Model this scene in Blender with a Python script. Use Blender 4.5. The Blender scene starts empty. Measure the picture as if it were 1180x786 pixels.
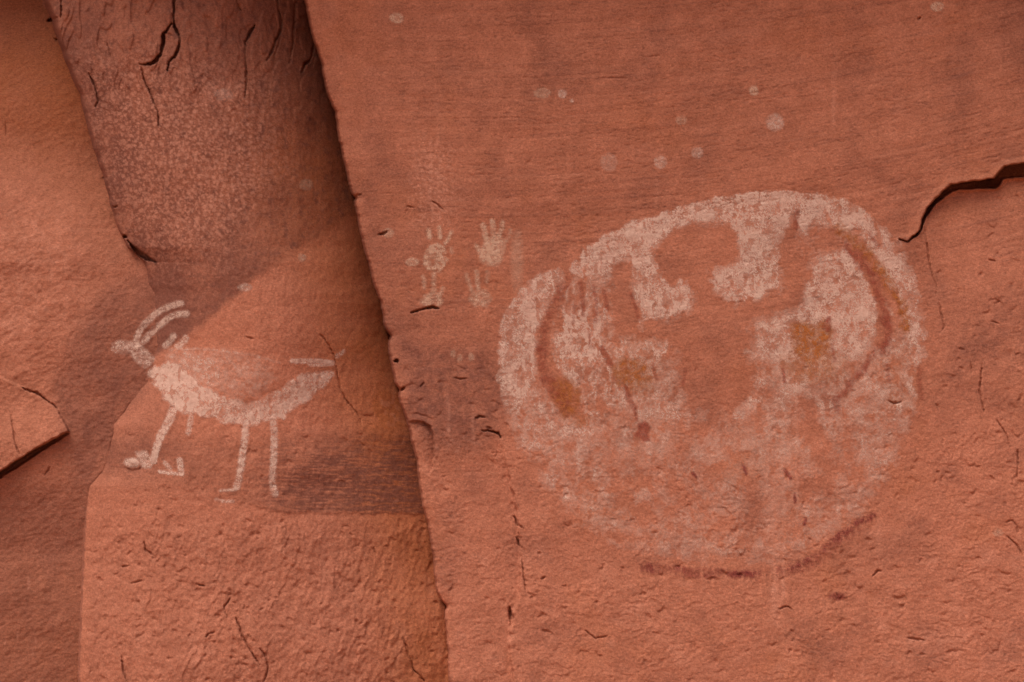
import bpy, math
import numpy as np

# ------------------------------------------------------------------ camera, sky, sun, exposure
SC = bpy.context.scene
COL = SC.collection
R = math.radians
PW, PH = 1180.0, 786.0                       # the photograph's frame
DIST, CAM_Z, PITCH = 6.0, 1.55, 14.0         # metres to the wall, eye height, degrees up
FPX = 1823.0

cam_d = bpy.data.cameras.new('camera')
cam_d.sensor_width = 36.0
cam_d.lens = 36.0 * FPX / PW
cam_d.clip_end = 2000.0
cam = bpy.data.objects.new('camera', cam_d)
cam.location = (0, -DIST, CAM_Z)
cam.rotation_euler = (R(90 + PITCH), 0, 0)
COL.objects.link(cam)
SC.camera = cam

SUN_EL, SUN_AZ = 58.0, 215.0                # soft light of a thinly overcast sky, from high on the left in front of the wall
world = bpy.data.worlds.new('World')
SC.world = world
world.use_nodes = True
wn = world.node_tree
sky = wn.nodes.new('ShaderNodeTexSky')
sky.sky_type = 'NISHITA'
sky.sun_disc = False
sky.sun_elevation = R(SUN_EL)
sky.sun_rotation = R(SUN_AZ)
sky.dust_density = 5.0
sky.air_density = 0.4
sky.ozone_density = 0.3
wn.links.new(sky.outputs[0], wn.nodes['Background'].inputs[0])
wn.nodes['Background'].inputs[1].default_value = 0.06

sun_d = bpy.data.lights.new('sun', 'SUN')
sun_d.energy = 1.5
sun_d.angle = R(38)
sun_d.color = (1.0, 0.90, 0.78)
sun = bpy.data.objects.new('sun', sun_d)
sun.rotation_euler = (R(90 - SUN_EL), 0, R(180 - SUN_AZ))
sun.location = (0, 20, 30)
COL.objects.link(sun)

SC.view_settings.view_transform = 'Standard'
SC.view_settings.look = 'None'
SC.view_settings.gamma = 1.0
SC.view_settings.exposure = 1.02

# ------------------------------------------------------------------ small tools
f4 = np.float32


def ss(a, b, x):
    t = np.clip((x - a) / (b - a), 0, 1)
    return t * t * (3 - 2 * t)


def _hash(ix, iy, seed):
    h = (ix.astype(np.uint32) * np.uint32(374761393) + iy.astype(np.uint32) * np.uint32(668265263)
         + np.uint32((seed * 974711 + 12345) & 0xffffffff))
    h ^= h >> np.uint32(13)
    h *= np.uint32(1274126177)
    h ^= h >> np.uint32(16)
    return h


_GA = np.linspace(0, 2 * np.pi, 256, endpoint=False)
_GX, _GY = np.cos(_GA).astype(f4), np.sin(_GA).astype(f4)


def perlin(x, y, seed=0):
    x = np.asarray(x, f4); y = np.asarray(y, f4)
    fx0 = np.floor(x); fy0 = np.floor(y)
    ix = fx0.astype(np.int32); iy = fy0.astype(np.int32)
    fx = x - fx0; fy = y - fy0
    u = fx * fx * fx * (fx * (fx * 6 - 15) + 10)
    v = fy * fy * fy * (fy * (fy * 6 - 15) + 10)

    def g(dx, dy):
        h = (_hash(ix + dx, iy + dy, seed) & np.uint32(255)).astype(np.int32)
        return _GX[h] * (fx - dx) + _GY[h] * (fy - dy)
    a = g(0, 0); b = g(1, 0)
    c = g(0, 1); d = g(1, 1)
    a = a + u * (b - a)
    c = c + u * (d - c)
    return (a + v * (c - a)) * f4(1.4)


def fbm(x, y, seed=0, octv=4, gain=0.5):
    s = 0; a = 1.0; k = 1.0; n = 0
    for i in range(octv):
        s = s + a * perlin(x * k, y * k, seed + i * 17)
        n += a; a *= gain; k *= 2.03
    return s / n


def terrace(t, sharp=0.8):
    """flaky scarps: flat treads with short steep risers"""
    fl = np.floor(t)
    return fl + ss(sharp, 1.0, t - fl)


def dots(x, y, size=0.3, seed=0):
    """scattered round specks, one at most per unit cell"""
    x = np.asarray(x, f4); y = np.asarray(y, f4)
    fx = np.floor(x).astype(np.int32); fy = np.floor(y).astype(np.int32)
    out = np.zeros(x.shape, f4)
    for dx in (-1, 0, 1):
        for dy in (-1, 0, 1):
            h = _hash(fx + dx, fy + dy, seed)
            px = fx + dx + (h & np.uint32(255)).astype(f4) / 255
            py = fy + dy + ((h >> np.uint32(8)) & np.uint32(255)).astype(f4) / 255
            r = size * (0.35 + 1.1 * ((h >> np.uint32(16)) & np.uint32(255)).astype(f4) / 255)
            out = np.maximum(out, ss(r * 1.25, r * 0.6, np.hypot(x - px, y - py)))
    return out


def flakes(t, sharp=0.82):
    """overlapping flakes: each rises gently and ends in a short broken edge"""
    f = t - np.floor(t)
    return np.where(f < sharp, f / sharp, 1 - ss(sharp, 1.0, f))


def line_dist(X, Y, pts):
    """distance to a polyline, position 0..1 along it, signed side (positive below/right of travel)"""
    best = None
    seg = [math.dist(pts[i], pts[i + 1]) for i in range(len(pts) - 1)]
    tot = sum(seg) or 1.0
    acc = 0.0
    for i in range(len(pts) - 1):
        ax, ay = pts[i]; bx, by = pts[i + 1]
        dx, dy = bx - ax, by - ay
        L2 = dx * dx + dy * dy or 1e-6
        t = np.clip(((X - ax) * dx + (Y - ay) * dy) / L2, 0, 1)
        ex = X - (ax + t * dx); ey = Y - (ay + t * dy)
        d = np.sqrt(ex * ex + ey * ey)
        sd = np.where(dx * ey - dy * ex >= 0, d, -d)
        T = (acc + t * seg[i]) / tot
        if best is None:
            best, bt, bs = d, T, sd
        else:
            m = d < best
            best = np.where(m, d, best); bt = np.where(m, T, bt); bs = np.where(m, sd, bs)
        acc += seg[i]
    return best, bt, bs


def poly_sd(X, Y, pts):
    """signed distance to a polygon, negative inside"""
    n = len(pts)
    d = None
    inside = np.zeros(X.shape, bool)
    for i in range(n):
        ax, ay = pts[i]; bx, by = pts[(i + 1) % n]
        dx, dy = bx - ax, by - ay
        L2 = dx * dx + dy * dy or 1e-6
        t = np.clip(((X - ax) * dx + (Y - ay) * dy) / L2, 0, 1)
        q = np.hypot(X - (ax + t * dx), Y - (ay + t * dy))
        d = q if d is None else np.minimum(d, q)
        if ay != by:
            c = ((ay > Y) != (by > Y)) & (X < (bx - ax) * (Y - ay) / (by - ay) + ax)
            inside ^= c
    return np.where(inside, -d, d)


def poly_mask(X, Y, pts, soft=4.0):
    return ss(soft, -soft, poly_sd(X, Y, pts)).astype(f4)


def unproject(u, v, h):
    """a point of the picture at protrusion h (metres) in front of the wall plane"""
    cx = (u - PW / 2) / FPX
    cy = -(v - PH / 2) / FPX
    cp, sp = math.cos(R(PITCH)), math.sin(R(PITCH))
    ry = cp - sp * cy
    rz = sp + cp * cy
    t = (DIST - h) / ry
    return np.stack([cx * t, -DIST + ry * t, CAM_Z + rz * t], -1)


# ------------------------------------------------------------------ materials
def nodes_of(name):
    m = bpy.data.materials.new(name)
    m.use_nodes = True
    return m, m.node_tree, m.node_tree.nodes['Principled BSDF']


def N(nt, typ, **kw):
    n = nt.nodes.new(typ)
    for k, v in kw.items():
        setattr(n, k, v)
    return n


def mix(nt, fac, a, b, mode='MIX'):
    n = N(nt, 'ShaderNodeMix', data_type='RGBA', blend_type=mode)
    for sock, val in ((0, fac), (6, a), (7, b)):
        if hasattr(val, 'links'):
            nt.links.new(val, n.inputs[sock])
        elif isinstance(val, (int, float)):
            n.inputs[sock].default_value = val
        else:
            n.inputs[sock].default_value = (*val, 1)
    return n.outputs[2]


def noise(nt, scale, detail=3, rough=0.55, vec=None, stretch=None):
    n = N(nt, 'ShaderNodeTexNoise')
    n.inputs['Scale'].default_value = scale
    n.inputs['Detail'].default_value = detail
    n.inputs['Roughness'].default_value = rough
    if stretch:
        mp = N(nt, 'ShaderNodeMapping')
        mp.inputs['Scale'].default_value = stretch
        nt.links.new(vec, mp.inputs[0])
        vec = mp.outputs[0]
    if vec:
        nt.links.new(vec, n.inputs['Vector'])
    return n.outputs[0]


def mrange(nt, val, a, b, c=0.0, d=1.0):
    n = N(nt, 'ShaderNodeMapRange')
    nt.links.new(val, n.inputs[0])
    for i, x in zip((1, 2, 3, 4), (a, b, c, d)):
        n.inputs[i].default_value = x
    return n.outputs[0]


def attr(nt, name):
    return N(nt, 'ShaderNodeAttribute', attribute_name=name).outputs['Fac']


def micro_bump(nt, b, vec, strength=0.55):
    n1 = noise(nt, 150, 5, 0.7, vec)
    bp = N(nt, 'ShaderNodeBump')
    bp.inputs['Strength'].default_value = strength
    bp.inputs['Distance'].default_value = 0.004
    nt.links.new(n1, bp.inputs['Height'])
    nt.links.new(bp.outputs[0], b.inputs['Normal'])


def rock_material():
    m, nt, b = nodes_of('red_sandstone')
    vec = N(nt, 'ShaderNodeTexCoord').outputs['Object']
    big = mrange(nt, noise(nt, 1.6, 5, 0.6, vec), 0.32, 0.68)
    c = mix(nt, big, (0.306, 0.112, 0.065), (0.362, 0.131, 0.076))
    mid = mrange(nt, noise(nt, 14, 5, 0.65, vec), 0.38, 0.66)
    c = mix(nt, mid, c, (0.403, 0.153, 0.092))
    c = mix(nt, attr(nt, 'lighter'), c, (0.479, 0.179, 0.110))  # spalled pillar rock, lighter low slab, and sky light painted on the recess
    c = mix(nt, attr(nt, 'ochre'), c, (0.357, 0.112, 0.041))  # ochre stains, plus orange bounce light painted on pillar flank and recess
    c = mix(nt, attr(nt, 'varnish'), c, (0.150, 0.054, 0.038))  # dark varnish, plus shade painted into the recess and the small flecks
    c = mix(nt, attr(nt, 'pale'), c, (0.541, 0.250, 0.171))
    # sand grain
    gr = noise(nt, 190, 3, 0.75, vec)
    c = mix(nt, 1.0, c, N_rgb(nt, mrange(nt, gr, 0.28, 0.72, 0.70, 1.30)), 'MULTIPLY')
    g3 = noise(nt, 95, 3, 0.6, vec, (1.0, 1.0, 1.6))
    c = mix(nt, 1.0, c, N_rgb(nt, mrange(nt, g3, 0.3, 0.7, 0.80, 1.20)), 'MULTIPLY')
    g2 = mrange(nt, noise(nt, 120, 2, 0.6, vec), 0.60, 0.74, 0.0, 0.30)
    c = mix(nt, g2, c, (0.255, 0.071, 0.047))
    nt.links.new(c, b.inputs['Base Color'])
    b.inputs['Roughness'].default_value = 0.92
    b.inputs['Specular IOR Level'].default_value = 0.2
    micro_bump(nt, b, vec)
    return m


def N_rgb(nt, val):
    n = N(nt, 'ShaderNodeCombineColor')
    for i in range(3):
        nt.links.new(val, n.inputs[i])
    return n.outputs[0]


def pigment_material(name, col_a, col_b):
    m, nt, b = nodes_of(name)
    vec = N(nt, 'ShaderNodeTexCoord').outputs['Object']
    c = mix(nt, mrange(nt, noise(nt, 60, 4, 0.6, vec), 0.35, 0.65), col_a, col_b)
    gr = noise(nt, 340, 3, 0.7, vec)
    c = mix(nt, 1.0, c, N_rgb(nt, mrange(nt, gr, 0.25, 0.75, 0.80, 1.2)), 'MULTIPLY')
    nt.links.new(c, b.inputs['Base Color'])
    nt.links.new(attr(nt, 'pigment'), b.inputs['Alpha'])
    b.inputs['Roughness'].default_value = 0.95
    b.inputs['Specular IOR Level'].default_value = 0.1
    micro_bump(nt, b, vec)
    return m


def ground_material():
    m, nt, b = nodes_of('red_sand')
    vec = N(nt, 'ShaderNodeTexCoord').outputs['Object']
    c = mix(nt, mrange(nt, noise(nt, 0.5, 6, 0.6, vec), 0.35, 0.65), (0.40, 0.20, 0.12), (0.48, 0.26, 0.165))
    c = mix(nt, mrange(nt, noise(nt, 25, 4, 0.6, vec), 0.5, 0.7, 0, 0.5), c, (0.30, 0.15, 0.09))
    nt.links.new(c, b.inputs['Base Color'])
    b.inputs['Roughness'].default_value = 0.95
    micro_bump(nt, b, vec, 0.4)
    return m


M_ROCK = rock_material()
M_WHITE = pigment_material('white_clay_paint', (0.73, 0.480, 0.390), (0.85, 0.620, 0.510))
M_CREAM = pigment_material('cream_paint', (0.680, 0.432, 0.310), (0.760, 0.515, 0.378))
M_OCHRE = pigment_material('ochre_paint', (0.36, 0.108, 0.024), (0.45, 0.150, 0.036))
M_RED = pigment_material('red_paint', (0.27, 0.060, 0.040), (0.34, 0.085, 0.052))
M_MAROON = pigment_material('maroon_paint', (0.185, 0.032, 0.030), (0.25, 0.055, 0.048))
M_SAND = ground_material()


def tag(o, label=None, cat=None, group=None, kind=None):
    if label: o['label'] = label
    if cat: o['category'] = cat
    if group: o['group'] = group
    if kind: o['kind'] = kind
    return o


def mesh_object(name, verts, quads, mat, attrs=None, parent=None):
    me = bpy.data.meshes.new(name)
    nv, nq = len(verts), len(quads)
    me.vertices.add(nv)
    me.vertices.foreach_set('co', np.ascontiguousarray(verts, f4).ravel())
    me.loops.add(nq * 4)
    me.loops.foreach_set('vertex_index', np.ascontiguousarray(quads, np.int32).ravel())
    me.polygons.add(nq)
    me.polygons.foreach_set('loop_start', np.arange(0, nq * 4, 4, dtype=np.int32))
    me.polygons.foreach_set('loop_total', np.full(nq, 4, np.int32))
    me.polygons.foreach_set('use_smooth', np.ones(nq, bool))
    me.update(calc_edges=True)
    for k, a in (attrs or {}).items():
        at = me.attributes.new(k, 'FLOAT', 'POINT')
        at.data.foreach_set('value', np.ascontiguousarray(a, f4).ravel())
    me.materials.append(mat)
    o = bpy.data.objects.new(name, me)
    COL.objects.link(o)
    if parent: o.parent = parent
    return o


def grid_object(name, P, cells, mat, attrs, parent=None):
    """the quads of a point grid P[row, col] whose cell is marked"""
    r, c = np.nonzero(cells)
    nc = P.shape[1]
    i = r * nc + c
    q = np.stack([i, i + nc, i + nc + 1, i + 1], -1)
    used = np.zeros(P.shape[0] * nc, bool)
    used[q.ravel()] = True
    remap = np.cumsum(used) - 1
    return mesh_object(name, P.reshape(-1, 3)[used], remap[q], mat,
                       {k: a.ravel()[used] for k, a in attrs.items()}, parent)


# ------------------------------------------------------------------ ground
gx = np.concatenate([-np.geomspace(900, 14, 22), np.linspace(-12, 12, 121), np.geomspace(14, 900, 22)])
gy = np.concatenate([-np.geomspace(900, 14, 22), np.linspace(-12, 8, 101), np.geomspace(10, 900, 22)])
GX, GY = np.meshgrid(gx, gy)
GZ = 0.06 * fbm(GX / 2.5, GY / 2.5, 71, 4) * ss(60, 10, np.hypot(GX, GY))
tag(grid_object('ground', np.stack([GX, GY, GZ], -1), np.ones((len(gy) - 1, len(gx) - 1), bool), M_SAND, {}),
    'red sandy ground along the foot of the cliff', 'ground', kind='structure')

# ------------------------------------------------------------------ the cliff: three rock faces on one sampling grid
core_x = np.arange(-60, 1241, 1.0)
core_y = np.arange(-50, 841, 1.0)
xs = np.concatenate([-60 - np.geomspace(2, 3400, 110)[::-1], core_x, 1240 + np.geomspace(2, 3400, 110)]).astype(f4)
ys = np.concatenate([-50 - np.geomspace(2, 640, 80)[::-1], core_y, 840 + np.geomspace(2, 590, 70)]).astype(f4)
X, Y = np.meshgrid(xs, ys)
cell = np.maximum(np.gradient(xs)[None, :], np.gradient(ys)[:, None])
FADE = np.clip(2.0 / cell, 0, 1).astype(f4)         # no fine relief where the sampling is coarse (out of frame)
rng = np.random.default_rng(7)


def window(pts, pad):
    px = [p[0] for p in pts]; py = [p[1] for p in pts]
    return (slice(np.searchsorted(ys, min(py) - pad), np.searchsorted(ys, max(py) + pad) + 1),
            slice(np.searchsorted(xs, min(px) - pad), np.searchsorted(xs, max(px) + pad) + 1))


def crack(h, pts, width=1.6, depth=0.03, wob=1.2, seed=1, taper=0.35):
    """an open crack of the rock cut along a polyline"""
    w = window(pts, 14)
    x, y = X[w], Y[w]
    if x.size == 0: return
    wx = x + wob * (fbm(x / 8, y / 8, seed, 4, 0.65) * 3)
    wy = y + wob * (fbm(x / 8, y / 8, seed + 50, 4, 0.65) * 3)
    d, t, s = line_dist(wx, wy, pts)
    d = d + 0.5 * perlin(x / 2.2, y / 2.2, seed + 30)
    ww = 0.85 * width * np.sin(np.pi * np.clip(t * (1 - taper * 0.5) + taper * 0.25, 0.0, 1.0)) ** 0.7 * np.clip(0.85 + (0.8 if width < 2.5 else 0.25) * perlin(x / 19, y / 19, seed + 9), 0.2, 1.5)
    h[w] -= depth * np.clip(ww / (0.6 * width), 0, 1) * ss(ww + 0.9, np.maximum(ww - 0.6, 0.0), d)


def scarp(h, pts, drop=0.012, reach=14, wob=1.5, seed=1, side=1):
    """a spalled edge: sharp step on one side of the line, easing back to the surface over 'reach' pixels"""
    w = window(pts, reach + 6)
    x, y = X[w], Y[w]
    if x.size == 0: return
    wx = x + wob * 2 * fbm(x / 6, y / 6, seed, 3)
    wy = y + wob * 2 * fbm(x / 6, y / 6, seed + 50, 3)
    d, t, s = line_dist(wx, wy, pts)
    s = s * side
    fade = np.clip(np.sin(np.pi * np.clip(t, 0, 1)), 0, 1) ** 0.6
    h[w] -= drop * fade * ss(-0.9, 0.9, s) * np.exp(-np.clip(s, 0, None) / (reach * 0.4)) * ss(reach + 5, reach, d)


def chips(h, n, box, ang=0.0, spread=0.7, ln=(4, 12), drop=(0.003, 0.010), keep=None, seed=0):
    r = np.random.default_rng(seed)
    for k in range(n):
        cx, cy = r.uniform(box[0], box[2]), r.uniform(box[1], box[3])
        if keep is not None and not keep(cx, cy, r): continue
        a = ang + r.normal(0, spread)
        L = r.uniform(*ln) * (2.2 if r.random() < 0.08 else 1)
        b = r.normal(0, 0.25)
        pts = []
        for q in (-1, -0.35, 0.35, 1):
            off = b * L * (1 - q * q) * 1.2 + r.normal(0, 0.5)
            pts.append((cx + math.cos(a) * L * q / 2 - math.sin(a) * off, cy + math.sin(a) * L * q / 2 + math.cos(a) * off))
        scarp(h, pts, r.uniform(*drop), r.uniform(5, 12), 0.8, int(r.integers(1, 9999)), 1)


# outlines of the joint between pillar and right slab, and of the pillar's left edge
E_PTS = [(-1000, 240), (-300, 310), (-60, 342), (0, 353), (25, 357), (65, 369), (100, 378), (130, 387), (165, 394), (200, 401), (227, 408), (245, 412),
         (280, 420), (320, 430), (350, 440), (370, 443), (400, 449), (430, 454), (460, 461), (480, 467), (500, 474), (530, 480),
         (545, 482), (560, 485), (590, 490), (620, 497), (650, 500), (680, 505), (700, 512), (730, 514), (760, 517), (786, 519), (900, 530), (1400, 560)]
L_PTS = [(-1000, -10), (-300, 20), (0, 56), (25, 66), (40, 70), (70, 79), (110, 96), (150, 105), (180, 114), (200, 121), (235, 129), (265, 138),
         (285, 148), (302, 168), (340, 182), (400, 182), (440, 170), (470, 145), (490, 131), (540, 119), (560, 103), (600, 99), (700, 95), (740, 93), (786, 92), (1400, 85)]
edge_wob = 2.0 * perlin(0 * ys + 0.31, ys / 31, 5) + 0.8 * perlin(0 * ys + 0.37, ys / 9, 9) + 0.5 * perlin(0 * ys + 0.43, ys / 3.7, 6)
for y0, dp, wd in ((128, 1.2, 5), (228, 3, 2.5), (346, 1.5, 6), (387, 4, 5), (449, 3.5, 4), (535, 1.5, 9), (698, 4, 5), (750, 1.5, 9)):
    edge_wob += dp * np.exp(-((ys - y0) / wd) ** 2)
Eline = (np.interp(ys, [p[0] for p in E_PTS], [p[1] for p in E_PTS]) + edge_wob)[:, None].astype(f4)
Lline = (np.interp(ys, [p[0] for p in L_PTS], [p[1] for p in L_PTS]) + 1.0 * perlin(0 * ys + 7.3, ys / 13, 8))[:, None].astype(f4)
dE = X - Eline
dL = X - Lline
Esm = np.interp(ys, [p[0] for p in E_PTS], [p[1] for p in E_PTS])[:, None].astype(f4)
Esm = Esm + 0 * Eline
w_ = (X - Lline) / (Esm - Lline)

fine = (0.0011 * fbm(X / 5, Y / 5, 21, 3) + 0.0022 * fbm(X / 22, Y / 22, 25, 3)) * FADE
large = 0.020 * fbm(X / 230, Y / 170, 31, 3)

# ---------------- right slab
lv = np.clip((393 - Y) / 393, -1.3, 2.0)
lean = lv * np.abs(lv) * np.where(Y > 393, -0.025, 0.07) + 0.03 * lv
shade_overhang = ss(-60, -300, Y)                            # unseen overhang above the frame, added to shade the top of the wall
hs = lean + 0.35 * shade_overhang + large * 0.9 + fine
q = Y + 0.0002 * np.sign(X - 520) * (np.clip(X, -200, 1500) - 520) ** 2
bed = 0.6 * perlin(X / 300, q / 6.5, 41) + 0.5 * perlin(X / 160, q / 3.0, 42) + 0.5 * perlin(X / 420, q / 17, 43)
bedstr = (1 - 0.85 * ss(260, 520, Y)) * ss(350, 520, X)
hs += 0.0009 * bed * bedstr * FADE
pit = ss(0.30, 0.62, perlin(X / 9, q / 2.6, 44) + 0.35 * perlin(X / 90, q / 30, 45))
hs -= 0.0014 * pit * bedstr * FADE
rough = (ss(300, 560, Y) * 0.8 + ss(1040, 1110, X) * ss(195, 260, Y) * 0.45 + ss(560, 440, X) * ss(190, 330, Y) * 0.35)
rough = np.clip(rough, 0, 1) * (0.75 + 0.25 * ss(500, 720, Y))
t1 = fbm(X / 46, Y / 30, 51, 4)
t2 = fbm(X / 19, Y / 12, 55, 4)
wpx = X + 10 * fbm(X / 40, Y / 40, 52, 3); wpy = Y + 10 * fbm(X / 40, Y / 40, 53, 3)
k1 = ss(-0.25, 0.3, fbm(X / 55, Y / 45, 57, 3)); k2 = ss(-0.2, 0.3, fbm(X / 35, Y / 30, 58, 3))
hs += 0.44 * rough * FADE * (0.0065 * k1 * flakes(t1 * 3.2 + wpy / 52 + wpx / 300, 0.84) + 0.0034 * k2 * flakes(t2 * 2.6 + wpy / 21 - wpx / 170, 0.80)
                      + 0.0050 * fbm(X / 13, Y / 9, 59, 3) + 0.0040 * fbm(X / 4.3, Y / 3.4, 60, 3))
# below the dark open crack the rock is set back
OPEN_U = [(1000, 276), (1036, 275.5), (1046, 277.5), (1054, 271), (1060, 265), (1062, 254), (1068, 240), (1078, 229), (1088, 219), (1096, 213), (1110, 210),
          (1130, 207.5), (1146, 205.5), (1150, 200), (1158, 192), (1166, 189.5), (1180, 188), (1240, 183), (1500, 150)]
OPEN_L = [(1036, 275.8), (1046, 278.5), (1056, 272.5), (1062, 265), (1066, 253), (1074, 240), (1084, 230), (1095, 222), (1104, 218.5), (1125, 217.5), (1148, 216.8),
          (1152, 213.5), (1156, 206.5), (1166, 205), (1180, 204), (1240, 201), (1500, 172)]
band = OPEN_U[1:] + OPEN_L[::-1]
w = window([(1000, 140), (1560, 800)], 2)
x, y = X[w], Y[w]
jx, jy = x + 1.3 * fbm(x / 8, y / 8, 61, 3), y + 1.6 * fbm(x / 10, y / 6, 62, 3)
sd = poly_sd(jx, jy, band)
under = poly_sd(jx, jy, OPEN_L + [(1560, 900), (1040, 900)])
open_d = line_dist(jx, jy, OPEN_L)[0]
setback = 0.050 * ss(2, -3, under) * np.exp(-open_d / 90.0) * ss(1040, 1110, x)
hs[w] -= setback
hs[w] -= (0.10 + 0.10 * ss(1060, 1150, x)) * ss(0.8, -1.6, sd)
hs[w] += 0.006 * ss(9, 0, np.abs(sd)) * (sd > 0) * (under > 0)
# lower left block of the slab sits a little deeper behind a ragged joint
JNT = [(556, 496), (566, 497), (578, 503), (583, 530), (590, 560), (596, 590), (600, 620), (600, 650), (598, 690), (590, 706), (587, 740), (592, 786), (600, 900)]
jd, jt, jside = line_dist(X[window(JNT, 120)] + 3 * fbm(X[window(JNT, 120)] / 9, Y[window(JNT, 120)] / 9, 63, 3), Y[window(JNT, 120)], JNT)
hs[window(JNT, 120)] -= 0.022 * ss(-1.5, 2.2, jside) * np.exp(-np.clip(jside, 0, None) / 60.0) * ss(120, 90, jd) * ss(498, 560, Y[window(JNT, 120)])
crack(hs, [(556, 496), (566, 497), (574, 500), (578, 505)], 1.6, 0.03, 0.8, 3)
crack(hs, [(587, 700), (590, 712), (589, 720)], 2.4, 0.03, 0.6, 4)
# the rounded pocket and raised rim beside the joint
scarp(hs, [(468, 486), (478, 485), (488, 486), (496, 491), (500, 503), (501, 520), (499, 540), (494, 548)], 0.030, 30, 0.8, 71, 1)
scarp(hs, [(472, 477), (482, 476), (492, 479), (500, 484)], 0.008, 8, 0.8, 72)
# individual cracks and nicks seen on the slab
for pts, wd, dp in [
    ([(474, 361), (481, 358), (490, 355), (498, 353.5), (505, 356)], 1.7, 0.035),
    ([(436, 271), (442, 269), (446, 266.5)], 1.2, 0.02),
    ([(455, 417), (457, 415), (458, 418)], 1.6, 0.04),
    ([(408, 227), (412, 225), (416, 224)], 1.2, 0.02),
    ([(458, 451), (463, 450), (466, 446)], 1.6, 0.04),
    ([(484, 446), (489, 441)], 0.7, 0.01), ([(524, 435), (530, 437), (538, 436)], 0.8, 0.012),
    ([(548, 482), (553, 480), (559, 481)], 1.0, 0.016), ([(468, 238), (478, 239)], 0.7, 0.01),
    ([(498, 232), (505, 236), (511, 243)], 0.9, 0.012), ([(561, 492), (566, 494)], 0.9, 0.012),
    ([(1066, 266), (1069, 285), (1071, 303), (1075, 320), (1080, 333), (1078, 340)], 0.8, 0.014),
    ([(1083, 350), (1085, 362), (1088, 377), (1086, 381)], 0.7, 0.012),
    ([(1132, 419), (1130, 440), (1129, 450), (1131, 462), (1134, 476)], 0.7, 0.012),
    ([(1148, 484), (1156, 495), (1162, 505), (1164, 516)], 0.6, 0.010),
    ([(1173, 518), (1173, 535), (1172, 552)], 0.8, 0.012), ([(1119, 418), (1120, 430)], 0.7, 0.010),
    ([(1142, 370), (1148, 373), (1151, 373)], 0.9, 0.012), ([(1140, 299), (1147, 301)], 0.8, 0.010),
    ([(1024, 462), (1030, 465), (1038, 463)], 1.0, 0.012), ([(1057, 22), (1061, 20)], 1.2, 0.016),
    ([(1160, 618), (1172, 628), (1178, 640)], 0.9, 0.012), ([(1158, 602), (1166, 600), (1172, 606), (1174, 620)], 0.7, 0.008),
    ([(1006, 664), (1011, 658), (1015, 658)], 0.8, 0.012), ([(1046, 735), (1056, 737), (1066, 738)], 0.8, 0.010),
    ([(898, 702), (904, 699), (909, 700), (913, 703)], 0.8, 0.012), ([(675, 727), (686, 736), (700, 733)], 0.8, 0.010),
    ([(593, 596), (597, 605), (603, 609)], 1.1, 0.018), ([(595, 620), (599, 629), (602, 631)], 1.1, 0.018),
    ([(601, 640), (603, 660), (606, 682)], 0.8, 0.014), ([(624, 667), (629, 664)], 0.9, 0.012),
    ([(602, 90), (608, 89)], 0.5, 0.004), ([(690, 90), (722, 90)], 0.5, 0.004), ([(740, 66), (760, 64)], 0.6, 0.005),
]:
    crack(hs, pts, wd, dp, 0.5, int(pts[0][0]) % 97 + 3)
chips(hs, 190, (505, 560, 1240, 840), 0.05, 0.55, (4, 11), (0.003, 0.009), None, 11)
chips(hs, 80, (505, 420, 1240, 580), 0.05, 0.6, (3, 9), (0.002, 0.006), None, 12)
chips(hs, 70, (1080, 225, 1240, 560), 0.05, 0.5, (4, 12), (0.003, 0.009), None, 13)
chips(hs, 46, (465, 420, 590, 560), 0.1, 0.6, (4, 12), (0.002, 0.006), None, 14)
chips(hs, 40, (430, 180, 620, 420), 0.0, 0.5, (3, 9), (0.0015, 0.004), None, 15)
# rounded lip and the broken edge itself
hs -= 0.014 * np.clip(1 - dE / 13, 0, 1) ** 2
hs = np.where(dE < 0.5, hs - 0.55 * ss(0.5, -5, dE), hs)
hs = np.clip(hs, -0.6, 1)

# ---------------- rounded pillar in the middle
peak = 0.055 + 0.03 * ss(600, 0, Y)
hr = -0.33 + 0.20 * ss(300, 800, Y)
wr = np.clip((w_ - 0.42) / 0.58, 0, 1.25)
wl = np.clip((0.42 - w_) / 0.42, 0, 1.4)
hb = peak - (peak - hr) * wr ** 2.0 - 0.13 * wl ** 2
hb += large * 1.3 + fine * 1.2 + 0.6 * lean + 0.55 * shade_overhang
hb += 0.0055 * fbm(X / 16, Y / 60, 81, 4) * FADE * ss(700, 0, Y)
hb += 0.0024 * fbm(X / 6, Y / 9, 84, 3) * FADE
# upper flakes
hb += 0.006 * ss(190, 30, Y) * terrace(fbm(X / 30, Y / 75, 86, 3) * 4, 0.8) * FADE
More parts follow.
